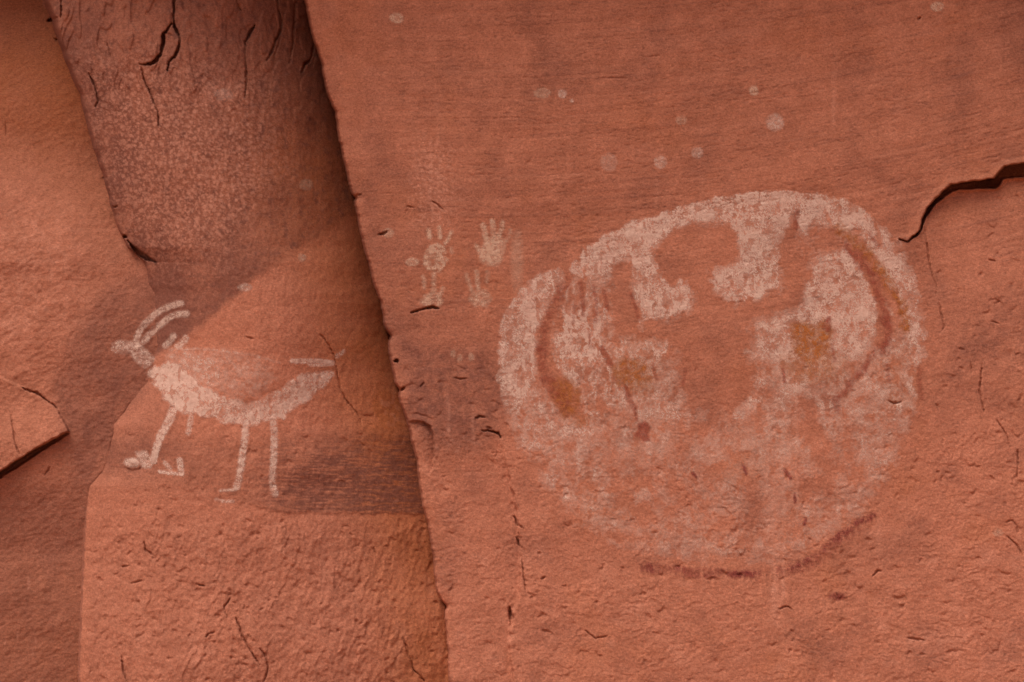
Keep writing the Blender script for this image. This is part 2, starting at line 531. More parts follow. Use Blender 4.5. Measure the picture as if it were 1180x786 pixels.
# the lower, freshly spalled face steps back under the stained band
B = np.interp(xs, [90, 118, 150, 200, 260, 300, 330, 400, 490, 520], [556, 550, 552, 560, 574, 584, 590, 591, 592, 592])[None, :]
B = B + 5.0 * fbm(X / 14, Y / 40, 87, 4, 0.65)
low = ss(-1.5, 2.5, Y - B)
lowsoft = ss(150, 360, X)
hb -= 0.003 * low * lowsoft
rl = ss(-6, 24 + 60 * ss(330, 150, X), Y - B) * FADE * ss(2, 16, dL)
qx = X + 14 * fbm(X / 45, Y / 60, 92, 3); qy = Y + 14 * fbm(X / 45, Y / 60, 93, 3)
kb1 = ss(-0.3, 0.25, fbm(X / 60, Y / 70, 88, 3)); kb2 = ss(-0.2, 0.3, fbm(X / 30, Y / 40, 89, 3))
hb += 0.40 * rl * (0.010 * kb1 * flakes(fbm(X / 44 + Y / 200, Y / 90, 91, 4) * 2.6 + qx / 95 + qy / 75, 0.80)
            + 0.0060 * kb2 * flakes(fbm(X / 18, Y / 30, 94, 3) * 2.0 + qx / 50 + qy / 34, 0.80)
            + 0.010 * fbm(X / 14, Y / 19, 97, 3) + 0.0065 * fbm(X / 4.6, Y / 5.6, 99, 3))
mid_r = ss(420, 500, Y) * (1 - low) * ss(420, 200, X) * FADE
hb += mid_r * (0.0022 * terrace(fbm(X / 14, Y / 34, 101, 3) * 4, 0.75) / 1.5)
for pts, wd, dp in [
    ([(201, -20), (201, 0), (200, 16), (201, 30), (206, 40), (207.5, 48), (205, 58), (201, 66), (194.5, 71), (193, 81)], 1.7, 0.04),
    ([(198, 27), (192, 35), (188, 39), (188, 52), (185, 62), (180, 70), (174, 73.5), (161, 74)], 2.0, 0.05),
    ([(163, 78), (166, 92), (172, 104), (177, 116), (182, 130), (183, 146)], 1.1, 0.018),
    ([(102, 84), (108, 96), (112, 108), (113, 116), (110, 124)], 1.1, 0.018),
    ([(294, 29), (290, 35), (286, 42), (282, 50)], 1.9, 0.04), ([(282, 48), (283, 70), (284, 92), (282, 113)], 1.1, 0.02),
    ([(271, -10), (273, 4), (277, 12), (281, 22)], 0.9, 0.014), ([(316, -20), (320, 4), (324, 24), (323, 38), (318, 46), (314, 58), (307, 70)], 1.4, 0.03),
    ([(324, 40), (321, 52), (316, 64)], 0.8, 0.012),
    ([(341, 0), (339, 25), (338, 48), (334, 73)], 1.1, 0.02), ([(361, 50), (360, 62), (358, 69), (351, 74), (348, 84)], 1.4, 0.03),
    ([(70, -10), (71, 8), (70, 20)], 1.2, 0.02), ([(124, 50), (128, 66)], 0.8, 0.01),
    ([(369, 386), (374, 391), (379, 398), (384, 408), (387, 416), (388, 424), (389, 432), (392, 446), (396, 456), (402, 466), (411, 475), (415, 483), (417, 490)], 0.75, 0.012),
    ([(172, 432), (170, 434)], 1.8, 0.03), ([(284, 388), (292, 391)], 0.6, 0.008),
    ([(300, 747), (306, 756), (309, 770), (304, 786)], 0.9, 0.014), ([(474, 762), (477, 772), (484, 779), (490, 786)], 1.2, 0.02),
    ([(465, 735), (469, 748), (474, 764)], 0.9, 0.012), ([(166, 624), (168, 634), (177, 640)], 1.0, 0.014),
    ([(140, 654), (150, 652)], 1.0, 0.014), ([(152, 672), (165, 669)], 1.2, 0.014), ([(272, 712), (280, 734), (290, 752), (299, 766)], 1.0, 0.014),
    ([(265, 690), (258, 700), (262, 712)], 1.0, 0.014), ([(226, 673), (236, 676)], 0.9, 0.012), ([(430, 631), (434, 640)], 0.8, 0.01),
    ([(237, 735), (242, 730), (248, 728)], 0.9, 0.012), ([(140, 757), (143, 775), (148, 790)], 1.0, 0.014),
]:
    crack(hb, pts, wd, dp, 0.6, int(pts[0][1]) % 89 + 5)
chips(hb, 320, (100, 600, 520, 840), 0.35, 0.8, (3, 10), (0.002, 0.008), None, 16)
chips(hb, 60, (140, 470, 480, 590), 0.4, 0.6, (4, 11), (0.002, 0.006), None, 17)
chips(hb, 60, (80, -40, 400, 150), 1.3, 0.35, (6, 18), (0.002, 0.006), None, 18)
# the small knob under the painted animal's foot
hb += 0.006 * np.exp(-(((X - 153) / 6.5) ** 2 + ((Y - 533) / 4.5) ** 2))
scarp(hb, [(143, 538), (150, 541), (158, 541), (164, 537)], 0.008, 10, 0.8, 111)
# right side runs on behind the slab, left side falls away to the recess
hb -= 0.004 * np.clip(X - Esm, 0, 60)
steep = ss(325, 275, Y) + ss(548, 575, Y)
hb -= (0.30 * ss(325, 275, Y) + 0.035 * ss(548, 575, Y)) * ss(1.0, -7, dL) + (1 - steep) * 0.0016 * np.clip(-dL, 0, 80)
hb = np.clip(hb, -0.6, 1)

# ---------------- recessed face at the left
edge_h = peak - 0.13
off = -0.20 * ss(310, 150, Y) - 0.16 * ss(150, -60, Y) - 0.025 * ss(520, 640, Y)
hl = edge_h + 0.6 * np.where(Y < 393, lean, 0) + 0.62 * shade_overhang * ss(-2600, -900, X) + off + large * 1.6 + fine
hl += np.clip(-dL, 0, 300) * (0.00065 * ss(330, 200, Y) + 0.00012) - 0.0012 * np.clip(dL, 0, 200)
hl -= 0.035 * np.exp(-((X - 150) / 45.0) ** 2) * np.exp(-((Y - 300) / 60.0) ** 2)
hl += (0.006 * fbm(X / 34 + Y / 60, Y / 26, 121, 5, 0.6) + 0.0025 * fbm(X / 7 + Y / 12, Y / 5, 123, 3)) * FADE
hl -= 0.05 * ss(-40, -400, X)
FLAKE = [(-120, 470), (-40, 440), (0, 434), (27, 447), (45, 455), (58, 466), (66, 472), (75, 488), (79, 497), (60, 507), (40, 518), (20, 531), (0, 545), (-60, 580), (-120, 600)]
wf = window(FLAKE, 40)
fsd = poly_sd(X[wf] + 1.5 * fbm(X[wf] / 8, Y[wf] / 8, 131, 3), Y[wf] + 1.5 * fbm(X[wf] / 8, Y[wf] / 8, 132, 3), FLAKE)
rise = 0.010 + 0.035 * ss(455, 520, Y[wf])
hl[wf] += rise * ss(1.5, -1.5, fsd)
crack(hl, [(-60, 584), (0, 547), (20, 534), (40, 521.5), (60, 510), (78, 499)], 4.2, 0.07, 0.5, 133, 0.12)
crack(hl, [(26, 447), (34, 451), (45, 454), (52, 461), (60, 466), (66, 471)], 1.3, 0.022, 0.7, 134)
crack(hl, [(13, 478), (16, 500), (19, 515), (23, 525)], 0.9, 0.012, 0.6, 135)
crack(hl, [(50, 549), (55, 543), (58, 538)], 0.8, 0.010, 0.5, 136)
for pts, wd, dp in [([(142, 271), (146, 274)], 2.8, 0.05), ([(147, 277), (155, 286), (165, 295), (173, 299), (180, 302)], 2.3, 0.05),
                    ([(55, 24), (61, 22), (66, 20)], 2.2, 0.04), ([(62, 44), (70, 47)], 0.9, 0.014), ([(117, 206), (124, 204)], 0.9, 0.014),
                    ([(130, 238), (135, 238)], 1.3, 0.02), ([(7, 140), (7, 156)], 0.9, 0.008)]:
    crack(hl, pts, wd, dp, 0.5, int(pts[0][0]) + 3)
    crack(hb, pts, wd, dp, 0.5, int(pts[0][0]) + 3)
hl = np.clip(hl, -0.6, 1)

# close the cliff: its far ends and its top run back into the hill
for h in (hs, hb, hl):
    h[:2, :] = -7.0
    h[:, :1] = -7.0
    h[:, -1:] = -7.0
    h[:] = h * 1.0

# ---------------- mineral stains and tones of the stone, with some bounce light and shade painted in
zero = np.zeros_like(X)
n_a = fbm(X / 60, Y / 60, 141, 4)
n_b = fbm(X / 9, Y / 9, 145, 4)
n_v = 0.6 * fbm(X / 26, Y / 60, 148, 4) + 0.4 * fbm(X / 9, Y / 34, 149, 4)
n_h = 0.6 * fbm(X / 40, Y / 3.0, 153, 3) + 0.6 * fbm(X / 11, Y / 2.2, 154, 3)
sx, sy = X + 1.5 * perlin(X / 3, Y / 3, 157), Y + 1.5 * perlin(X / 3, Y / 3, 158)
speck = np.maximum(dots(sx / 5.5, sy / 5.5, 0.32, 3), dots(sx / 3.4, sy / 3.4, 0.30, 4) * 0.8)

# slab
vs = 0.30 * ss(-0.1, 0.5, n_a) + 0.26 * np.clip(bed, 0, 1) * bedstr + 0.34 * bedstr * np.exp(-(perlin(X / 240, q / 8, 46) / 0.07) ** 2) * ss(0.0, 0.4, perlin(X / 60, q / 12, 47)) + 0.22 * pit * bedstr
vs += 0.26 * ss(120, 15, dE) * ss(120, 260, Y) * ss(560, 470, Y) * (0.7 + n_v)
vs += poly_mask(X, Y, [(470, 400), (560, 400), (585, 450), (575, 500), (540, 520), (500, 520), (470, 480)], 14) * (0.42 + 0.5 * n_b)
vs += 0.75 * ss(1085, 1200, X - 0.5 * Y) * ss(1420, 1230, X) * (0.8 + 0.5 * n_a)  # darker towards the upper right corner
vs += poly_mask(X, Y, [(1085, 400), (1110, 350), (1200, 320), (1200, 440), (1130, 430)], 20) * (0.16 + 0.4 * n_b)
vs += 0.10 * ss(0.1, 0.5, n_b) * rough
fleck = ss(0.30, 0.60, perlin(X / 5.5, q / 2.4, 191) + 0.5 * perlin(X / 40, Y / 30, 192))  # dark flecks: mineral specks and the small shadows of nicks, painted together
vs += 0.36 * fleck * rough * (0.5 + 0.5 * ss(-0.2, 0.3, n_a))
os_ = 0.20 * ss(0.05, 0.5, fbm(X / 90, Y / 90, 161, 4)) + 0.15 * ss(0.1, 0.5, n_v) * ss(420, 560, Y)
ps = 0.22 * ss(0.1, 0.55, fbm(X / 40, Y / 30, 165, 4)) * ss(520, 650, Y) + 0.12 * np.clip(-bed, 0, 1) * bedstr
for x0, x1, y0, y1, a in [(893, 5, 560, 712, 0.42), (884, 3, 520, 640, 0.3), (903, 2.2, 560, 690, 0.42), (918, 1.6, 420, 600, 0.3), (1012, 4, 600, 640, 0.18),
                          (505, 4, 120, 250, 0.14), (497, 3, 170, 240, 0.16), (756, 3, 205, 240, 0.2), (808, 4, 200, 235, 0.14), (962, 3, 60, 150, 0.12),
                          (960, 2, 110, 148, 0.3), (517, 2, 455, 500, 0.3), (545, 2, 470, 520, 0.3), (870, 2, 455, 490, 0.3)]:
    ps += a * np.exp(-((X - x0 - 3 * perlin(0 * X, Y / 26, int(x0))) / x1) ** 2) * ss(y0 - 15, y0 + 10, Y) * ss(y1 + 15, y1 - 15, Y) * (0.7 + 0.9 * n_b)
ps += poly_mask(X, Y, [(480, 150), (520, 170), (530, 240), (520, 262), (480, 262), (470, 220)], 18) * 0.42 * speck
ps += poly_mask(X, Y, [(490, 470), (520, 490), (560, 505), (560, 520), (520, 525), (495, 515)], 8) * 0.35 * ss(0.15, 0.4, n_b)
ps += 0.4 * np.exp(-(((X - 1060) / 26) ** 2 + ((Y - 740) / 10) ** 2)) * (0.6 + n_b)

# pillar
diag = np.interp(xs, [90, 130, 190, 235, 300, 345, 390, 430, 480], [470, 440, 402, 374, 316, 286, 258, 236, 215])[None, :] + 5 * fbm(X / 20, Y / 20, 171, 3)
upper = ss(7, -9, Y - diag)
vb = upper * (0.50 + 0.42 * n_v + 0.30 * n_a + 0.22 * ss(-130, 0, Y - diag) + 0.35 * ss(0.05, 0.45, n_b))
vb -= 0.30 * upper * ss(260, 330, X) * ss(120, 220, Y)
bandm = ss(0, 26, Y - (486 + 0.02 * (500 - X))) * (1 - ss(-2 - 16 * ss(330, 200, X), 3 + 22 * ss(330, 200, X), Y - B))
vb += bandm * (0.24 + 1.0 * ss(250, 400, X + 60 * n_a)) * (0.65 + 1.7 * n_h) * (0.8 + 0.8 * n_a)
vb += bandm * 0.22 * ss(330, 180, X) * (0.8 + n_v)
vb += 0.16 * ss(0.05, 0.5, fbm(X / 9, Y / 50, 175, 4)) * rl
vb += poly_mask(X, Y, [(128, 400), (172, 428), (168, 450), (140, 480), (115, 480)], 12) * 0.4
pb = upper * poly_mask(X, Y, [(104, 75), (180, 60), (300, 90), (320, 190), (250, 290), (190, 300), (150, 270), (118, 180)], 45) * 0.46 * speck
pb += 0.07 * upper * speck + 0.15 * ss(0.1, 0.5, fbm(X / 30, Y / 60, 178, 4)) * rl
pb += 0.25 * np.exp(-(((X - 258) / 22) ** 2 + ((Y - 108) / 14) ** 2)) + 0.2 * poly_mask(X, Y, [(190, 405), (300, 400), (340, 430), (250, 456), (215, 440)], 14) * (0.6 + n_b)
ob = ss(-130, -10, dE) * ss(60, 200, Y) * (0.75 + 0.5 * n_a) + 0.25 * upper * ss(200, 330, X)  # orange bounce light near the joint, painted into the pillar's right flank
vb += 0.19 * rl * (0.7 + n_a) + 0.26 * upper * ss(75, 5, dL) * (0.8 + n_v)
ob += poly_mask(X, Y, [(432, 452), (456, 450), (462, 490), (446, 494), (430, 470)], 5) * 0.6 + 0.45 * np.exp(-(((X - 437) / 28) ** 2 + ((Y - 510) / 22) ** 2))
pb += 0.25 * poly_mask(X, Y, [(430, 452), (456, 450), (464, 490), (446, 490)], 5) * ss(-0.1, 0.3, n_b)

# recess
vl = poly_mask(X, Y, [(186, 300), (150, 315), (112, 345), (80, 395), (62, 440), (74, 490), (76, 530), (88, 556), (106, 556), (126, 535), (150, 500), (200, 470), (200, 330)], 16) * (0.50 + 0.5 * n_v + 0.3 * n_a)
vl += 0.04 + 0.25 * ss(120, 0, Y + 0.4 * X) * (0.7 + n_a) + 0.55 * ss(530, 590, Y) * (0.85 + 0.5 * n_v) + 0.15 * ss(110, 10, np.abs(dL + 10)) * ss(280, 200, Y)  # shade painted at recess top and beside the pillar; also darker low down
ol = (0.75 * ss(230, 90, Y) + 0.35 * ss(120, 20, np.abs(dL)) * ss(300, 200, Y) + 0.40 * ss(560, 700, Y)) * (0.75 + 0.5 * n_a)  # bounce light painted orange at recess top and beside pillar; orange rock below
pl = 0.25 * ss(-0.2, 0.4, n_b) * ss(200, 280, Y) * ss(430, 360, Y) * ss(130, 60, X) + 0.18 * ss(0.0, 0.5, n_a) * ss(180, 300, Y) * ss(440, 380, Y) + 0.3 * ss(0.3, 0.5, fbm(X / 9, Y / 20, 181, 3)) * ss(640, 680, Y) * ss(70, 20, X)  # sky light painted as a paler middle; pale flecks lower down

# the same soft stain runs over the pillar's rounded left flank
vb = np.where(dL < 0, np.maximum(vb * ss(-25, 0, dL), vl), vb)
vb = vb + 0.30 * poly_mask(X, Y, [(112, 545), (126, 485), (165, 435), (205, 425), (215, 470), (190, 525), (150, 552)], 20) * (0.9 + n_v)
vb = vb + poly_mask(X, Y, [(150, 300), (200, 330), (215, 385), (170, 430), (140, 430), (130, 360)], 22) * 0.25

fs_ = (0.30 * ss(400, 600, Y) + 0.25 * ss(1040, 1100, X) * ss(230, 300, Y)) * (0.75 + 0.6 * n_a)  # lighter tone low on the slab and below the open crack
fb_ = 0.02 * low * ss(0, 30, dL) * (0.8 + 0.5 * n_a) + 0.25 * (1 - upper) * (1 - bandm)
fl_ = 0.10 * ss(170, 260, Y + 0.5 * X) * ss(460, 400, Y) * ss(120, 60, X) + 0 * X  # more of the painted sky light on the recess middle
cl = lambda a, hi=0.95: np.clip(a, 0, hi).astype(f4)
A_S = {'varnish': cl(vs, 0.85), 'ochre': cl(os_), 'pale': cl(ps), 'lighter': cl(fs_)}
A_B = {'varnish': cl(vb, 0.85), 'ochre': cl(ob), 'pale': cl(pb), 'lighter': cl(fb_)}
A_L = {'varnish': cl(vl, 0.85), 'ochre': cl(ol), 'pale': cl(pl), 'lighter': cl(fl_)}

Xc = (X[:-1, :-1] + X[1:, 1:]) / 2
Yc = (Y[:-1, :-1] + Y[1:, 1:]) / 2
dEc = Xc - (Eline[:-1] + Eline[1:]) / 2
dLc = Xc - (Lline[:-1] + Lline[1:]) / 2
cs = dEc > -40
cb = (dEc < 45) & (dLc > -90)
cl_ = dLc < 110
flake_c = (poly_sd(Xc, Yc, FLAKE) < 0.5) & cl_

LENS = [(470, 487), (479, 485.5), (489, 487), (496, 492), (500, 504), (501, 520), (499, 538), (492, 548), (484, 548), (480, 530), (474, 505)]
lens_c = (poly_sd(Xc, Yc, LENS) < 0.0) & (dEc > 0)

PS, PB, PL = unproject(X, Y, hs), unproject(X, Y, hb), unproject(X, Y, hl)
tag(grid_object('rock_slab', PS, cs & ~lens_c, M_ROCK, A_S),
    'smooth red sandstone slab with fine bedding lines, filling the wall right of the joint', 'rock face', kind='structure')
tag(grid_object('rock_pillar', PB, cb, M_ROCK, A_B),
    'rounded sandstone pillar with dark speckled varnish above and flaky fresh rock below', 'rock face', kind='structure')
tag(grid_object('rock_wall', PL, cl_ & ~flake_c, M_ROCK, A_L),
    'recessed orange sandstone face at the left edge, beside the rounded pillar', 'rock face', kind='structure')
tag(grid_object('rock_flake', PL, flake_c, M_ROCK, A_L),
    'wedge of rock overhanging a dark slanting crack on the recessed orange face', 'rock flake')
tag(grid_object('rock_flake', PS, lens_c, M_ROCK, A_S),
    'small rounded flake of rock in the joint beside the dark streaked band', 'rock flake')

# ------------------------------------------------------------------ rock paintings: thin layers of pigment on the stone
neg = f4(-9)
H = np.maximum(np.maximum(np.where(dE > -30, hs, neg), np.where((dE < 40) & (dL > -80), hb, neg)), np.where(dL < 100, hl, neg))
i0, j0 = int(np.searchsorted(xs, -60)), int(np.searchsorted(ys, -50))
HC = H[j0:j0 + len(core_y), i0:i0 + len(core_x)]


def rock_height(u, v):
    a = np.clip(u + 60, 0, len(core_x) - 1.001); b = np.clip(v + 50, 0, len(core_y) - 1.001)
    ia = a.astype(int); ib = b.astype(int)
    fa = a - ia; fb = b - ib
    return ((HC[ib, ia] * (1 - fa) + HC[ib, ia + 1] * fa) * (1 - fb) + (HC[ib + 1, ia] * (1 - fa) + HC[ib + 1, ia + 1] * fa) * fb)


def paint(name, box, macro, mat, parent=None, res=0.6, grain=1.0, lift=0.0016, seed=200, top=0.54, vert=0.0, thr=0.07, rag=1.0):
    """a layer of pigment: macro(U, V) gives how heavily it was laid on (0..1); it clings to the grain of the rock"""
    u = np.arange(box[0], box[2], res); v = np.arange(box[1], box[3], res)
    U, V = np.meshgrid(u.astype(f4), v.astype(f4))
    ju = U + rag * (1.2 * fbm(U / 5, V / 5, seed + 1, 3) + (3.0 * fbm(U / 16, V / 16, seed + 8, 3) if rag > 1 else 0))
    jv = V + rag * (1.2 * fbm(U / 5, V / 5, seed + 2, 3) + (3.0 * fbm(U / 16, V / 16, seed + 9, 3) if rag > 1 else 0))
    D = macro(ju, jv)
    if mat not in (M_WHITE, M_CREAM): top = 0.72
    rx, ry = 0.82 * U - 0.57 * V, 0.57 * U + 0.82 * V
    n = 0.75 * perlin(rx / 1.6, ry / 1.6, seed + 3) + 0.30 * perlin(U / 3.1, V / 3.4, seed + 4) + 0.35 * perlin(U / 10, V / 12, seed + 5)
    if vert: n = n + vert * perlin(U / 3.2, V / 15, seed + 6)
    sp = ss(-0.5, 0.5, n)
    grain = grain * np.clip(0.62 + 1.1 * fbm(U / 24, V / 24, seed + 12, 3), 0.15, 1.0)
    A = np.clip(D * (1 - 0.75 * grain * (1 - sp)) + 0.5 * grain * D * (sp - 0.4), 0, top)
    cellv = np.minimum(np.minimum(A[:-1, :-1], A[1:, 1:]), np.minimum(A[1:, :-1], A[:-1, 1:]))
    cellm = (A[:-1, :-1] + A[1:, 1:] + A[1:, :-1] + A[:-1, 1:]) / 4
    P = unproject(U, V, rock_height(U, V) + lift)
    return grid_object(name, P, cellm > thr, mat, {'pigment': A}, parent)


def stroke(pts, w, a=1.0, soft=1.5):
    def f(U, V):
        d, t, s = line_dist(U, V, pts)
        return a * ss(w / 2 + soft, w / 2 - soft, d)
    return f


def blob(cx, cy, rx, ry, a=1.0, soft=0.35):
    return lambda U, V: a * ss(1 + soft, 1 - soft, np.hypot((U - cx) / rx, (V - cy) / ry))


def area(pts, a=1.0, soft=2.0):
    return lambda U, V: a * poly_mask(U, V, pts, soft)


def union(*fs):
    def f(U, V):
        r = fs[0](U, V)
        for g in fs[1:]: r = np.maximum(r, g(U, V))
        return r
    return f


def ragged(f, seed, amt=0.5, k=7):
    return lambda U, V: f(U, V) * np.clip(1 - amt + 1.7 * amt * ss(-0.22, 0.26, fbm(U / k, V / k, seed, 4, 0.65)), 0, 1.15)


def box_of(pts, pad):
    return (min(p[0] for p in pts) - pad, min(p[1] for p in pts) - pad, max(p[0] for p in pts) + pad, max(p[1] for p in pts) + pad)


def stroke_part(name, pts, w, a, mat, parent, **kw):
    return paint(name, box_of(pts, w / 2 + 5), ragged(stroke(pts, w * 1.08, a, 2.2), kw.get('seed', 1) + 3, 0.45, 6), mat, parent, **kw)


def empty_at(name, u, v):
    o = bpy.data.objects.new(name, None)
    o.empty_display_size = 0.05
    COL.objects.link(o)
    return o


# ---- the long legged animal on the pillar
an = tag(empty_at('animal_painting', 270, 470), 'white painted horned animal with a curved body and thin legs on the pillar', 'rock painting')
BODY = [(171, 428), (180, 422), (192, 416), (204, 419), (213, 424), (222, 433), (232, 444), (245, 451), (262, 461), (278, 462), (292, 462), (308, 458),
        (324, 448), (338, 438), (352, 430), (366, 428), (380, 425), (385, 428), (379, 440), (370, 449), (355, 461), (340, 471), (326, 480), (312, 485),
        (300, 486), (285, 490), (270, 489), (250, 484), (235, 479), (222, 473), (210, 475), (200, 470), (190, 458), (180, 445)]
paint('body', box_of(BODY, 6), lambda U, V: area(BODY, 0.74, 3.6)(U, V) * (1 - 0.72 * ss(0.02, 0.26, fbm(U / 7, V / 12, 305, 5, 0.6))) * (1 - 0.45 * np.exp(-((U - 288) / 16) ** 2) * ss(478, 460, V)) * (0.85 + 0.25 * ss(260, 210, U)) * (1 - 0.35 * ss(0.05, 0.4, fbm(U / 18, V / 14, 301, 3))), M_WHITE, an, 0.6, 0.8, seed=310, vert=0.25, rag=2.0)
BACK = [(196, 404), (225, 402), (262, 404), (300, 414), (318, 436), (300, 455), (270, 458), (240, 447), (222, 430)]
paint('back_wash', box_of(BACK, 6), ragged(union(area(BACK, 0.24, 10), area([(190, 410), (215, 404), (250, 412), (262, 440), (240, 446), (214, 424)], 0.42, 8), stroke([(196, 403), (222, 402), (250, 404), (290, 409), (322, 418)], 3.0, 0.34), area([(158, 404), (176, 408), (190, 422), (182, 432), (168, 422)], 0.55, 3)), 322, 0.6), M_WHITE, an, 0.75, 1.0, seed=320, thr=0.05)
HEAD = [(127, 401), (131, 395), (140, 392), (152, 394), (162, 397), (171, 406), (178, 413), (175, 421), (166, 424), (158, 418), (152, 409), (143, 407), (132, 407)]
paint('head', box_of(HEAD, 5), ragged(area(HEAD, 0.56, 3), 331, 0.6, 6), M_WHITE, an, 0.6, 0.8, seed=330)
for pts in ([(158.5, 399), (157, 391), (160, 383), (167, 373), (176, 364), (186, 357), (197, 352), (209, 349.5)],
            [(166, 393), (172, 386), (181, 377), (190, 370), (199, 364), (207, 362), (215, 361.5)]):
    stroke_part('horn', pts, 6.2, 0.62, M_WHITE, an, seed=340 + int(pts[0][0]), grain=0.5)
for pts, wd in (([(191, 398), (197, 392), (200, 387)], 6.0), ([(205, 399), (210, 395), (214, 390)], 7.0)):
    stroke_part('ear', pts, wd, 0.62, M_WHITE, an, seed=350 + int(pts[0][0]), grain=0.7)
paint('tail', (330, 398, 402, 428), union(stroke([(337, 416), (350, 416), (366, 416), (383, 418)], 5.5, 0.62), stroke([(356, 420), (370, 421), (384, 420)], 3.5, 0.5), stroke([(388, 411), (396, 405)], 4.5, 0.5)), M_WHITE, an, 0.6, 0.75, seed=360)
for pts, wd, a in (([(200, 470), (196, 482), (190, 494), (184, 504)], 8.5, 0.6), ([(221, 474), (219.5, 486), (217, 499)], 5.5, 0.5),
                   ([(283.5, 486), (282.5, 500), (280.5, 518), (277.5, 538), (275.5, 550), (272.5, 561)], 7.0, 0.66),
                   ([(314.5, 482), (316, 496), (316, 510), (315.5, 522), (314.5, 540), (313.5, 556), (317, 569)], 7.0, 0.60)):
    stroke_part('leg', pts, wd, a, M_WHITE, an, seed=370 + int(pts[0][0]), grain=0.75)
paint('hoof', (172, 505, 190, 536), stroke([(182, 511), (179, 520), (177, 531)], 8, 0.55), M_WHITE, an, 0.6, 0.8, seed=381)
paint('hoof', (246, 558, 282, 584), union(stroke([(254, 565.5), (272, 564)], 3, 0.55), stroke([(248, 575), (256, 577)], 3, 0.35), stroke([(257, 578), (268, 577.5)], 4, 0.4)), M_WHITE, an, 0.6, 0.8, seed=382)

tag(paint('paint_smudge', (138, 512, 182, 546), union(area([(155, 521), (169, 519), (177, 533), (174, 540), (163, 539), (160, 529)], 0.42), blob(152, 533, 9, 5.5, 0.5)), M_WHITE, None, 0.6, 0.7, seed=390),
    'white smudge over a small rock knob, left of the front leg of the painted animal', 'paint mark')
tag(paint('paint_smudge', (180, 524, 216, 550), union(stroke([(184, 543.5), (204, 546)], 4, 0.55), stroke([(190, 533), (196, 540)], 5, 0.4), stroke([(207, 530), (209, 545)], 7, 0.5)), M_WHITE, None, 0.6, 0.8, seed=391),
    'broken white smudge below the short second leg of the painted animal', 'paint mark')


# ---- handprints
def handprint(label, palm, fingers, a, seed, hollow=None, grain=0.6, mat=M_CREAM):
    o = tag(empty_at('handprint', palm[0][0], palm[0][1]), label, 'handprint', 'handprints between the joint and the big disc')
    if hollow:
        f = lambda U, V: area(palm, 1.3 * a, 2.0)(U, V) * (1 - 0.7 * blob(*hollow, 1.0, 0.8)(U, V)) * np.clip(0.8 + 1.5 * fbm(U / 5, V / 5, seed + 3, 3), 0.2, 1.3)
    else:
        f = ragged(area(palm, 1.3 * a, 3.5), seed + 2, 0.5, 7)
    paint('palm', box_of(palm, 6), f, mat, o, 0.6, grain, seed=seed, thr=0.05)
    for k, (pts, wd, fa) in enumerate(fingers):
        stroke_part('finger', pts, wd, 1.25 * a * fa, mat, o, seed=seed + 20 + 7 * k, grain=grain, thr=0.05)


handprint('clear pale handprint with long separate fingers, nearest the rim of the disc',
          [(557, 283), (562, 275), (570, 273), (579, 275), (583, 283), (580, 291), (578, 300), (573, 306), (562, 306), (554, 301), (552, 292)],
          [([(557, 260), (558.5, 268), (561, 277)], 5.8, 1.0), ([(567.5, 255), (568.5, 264), (569, 274)], 5.4, 1.0), ([(579, 257), (578, 264), (575, 272)], 5.0, 1.0),
           ([(588, 265), (587, 272), (583, 278)], 3.6, 0.6), ([(549, 283), (553, 290)], 5.0, 0.7)], 0.44, 400, None, 0.45)
handprint('pale blotchy handprint with a bare hole in the palm and short broken fingers',
          [(489, 292), (495, 283), (504, 280), (512, 284), (515, 291), (511, 294), (517, 299), (513, 305), (508, 313), (497, 313), (489, 307), (487, 299)],
          [([(494, 266), (495, 273)], 4.6, 1.0), ([(506, 262), (507, 268), (507, 274)], 4.0, 1.0), ([(520, 267), (517, 274), (513, 280)], 3.4, 0.9), ([(520, 287), (521, 291)], 4, 0.5)],
          0.54, 440, (498.5, 300, 6.5, 6.0), 0.75)
handprint('faint handprint with two upright fingers above the dark curved crack',
          [(489, 340), (500, 336), (508, 341), (510, 349), (505, 356), (490, 354), (484, 349)],
          [([(488, 319), (489, 331)], 4.2, 0.8), ([(500, 316), (500, 325), (500, 336)], 4.8, 1.0), ([(511, 332), (506, 342)], 4.4, 0.8)], 0.37, 480, None, 0.6)
handprint('very faint spread handprint below the clear long fingered one',
          [(543, 337), (552, 333), (563, 335), (567, 344), (560, 354), (546, 353), (540, 345)],
          [([(537, 316), (540, 324), (543, 334)], 4.2, 1.0), ([(549, 313), (550, 322), (551, 332)], 4.8, 1.3), ([(562, 314), (561, 324)], 4.0, 1.1)], 0.29, 520, None, 0.6)
tag(paint('paint_smudge', (580, 264, 606, 340), union(blob(596, 300, 7, 34, 0.22, 0.6), stroke([(594, 271), (599, 269)], 3, 0.25)), M_CREAM, None, 0.75, 0.6, seed=560, thr=0.04),
    'faint vertical smear between the clear handprint and the disc', 'paint mark')
tag(paint('paint_smudge', (514, 400, 552, 422), union(blob(522, 408, 3, 4, 0.3, 0.6), blob(530, 413, 3, 4.5, 0.25, 0.6), blob(543, 411, 3, 4.5, 0.3, 0.6)), M_CREAM, None, 0.6, 0.5, seed=561, thr=0.04),
    'faint row of pale fingertip touches left of the rim of the disc', 'paint mark')

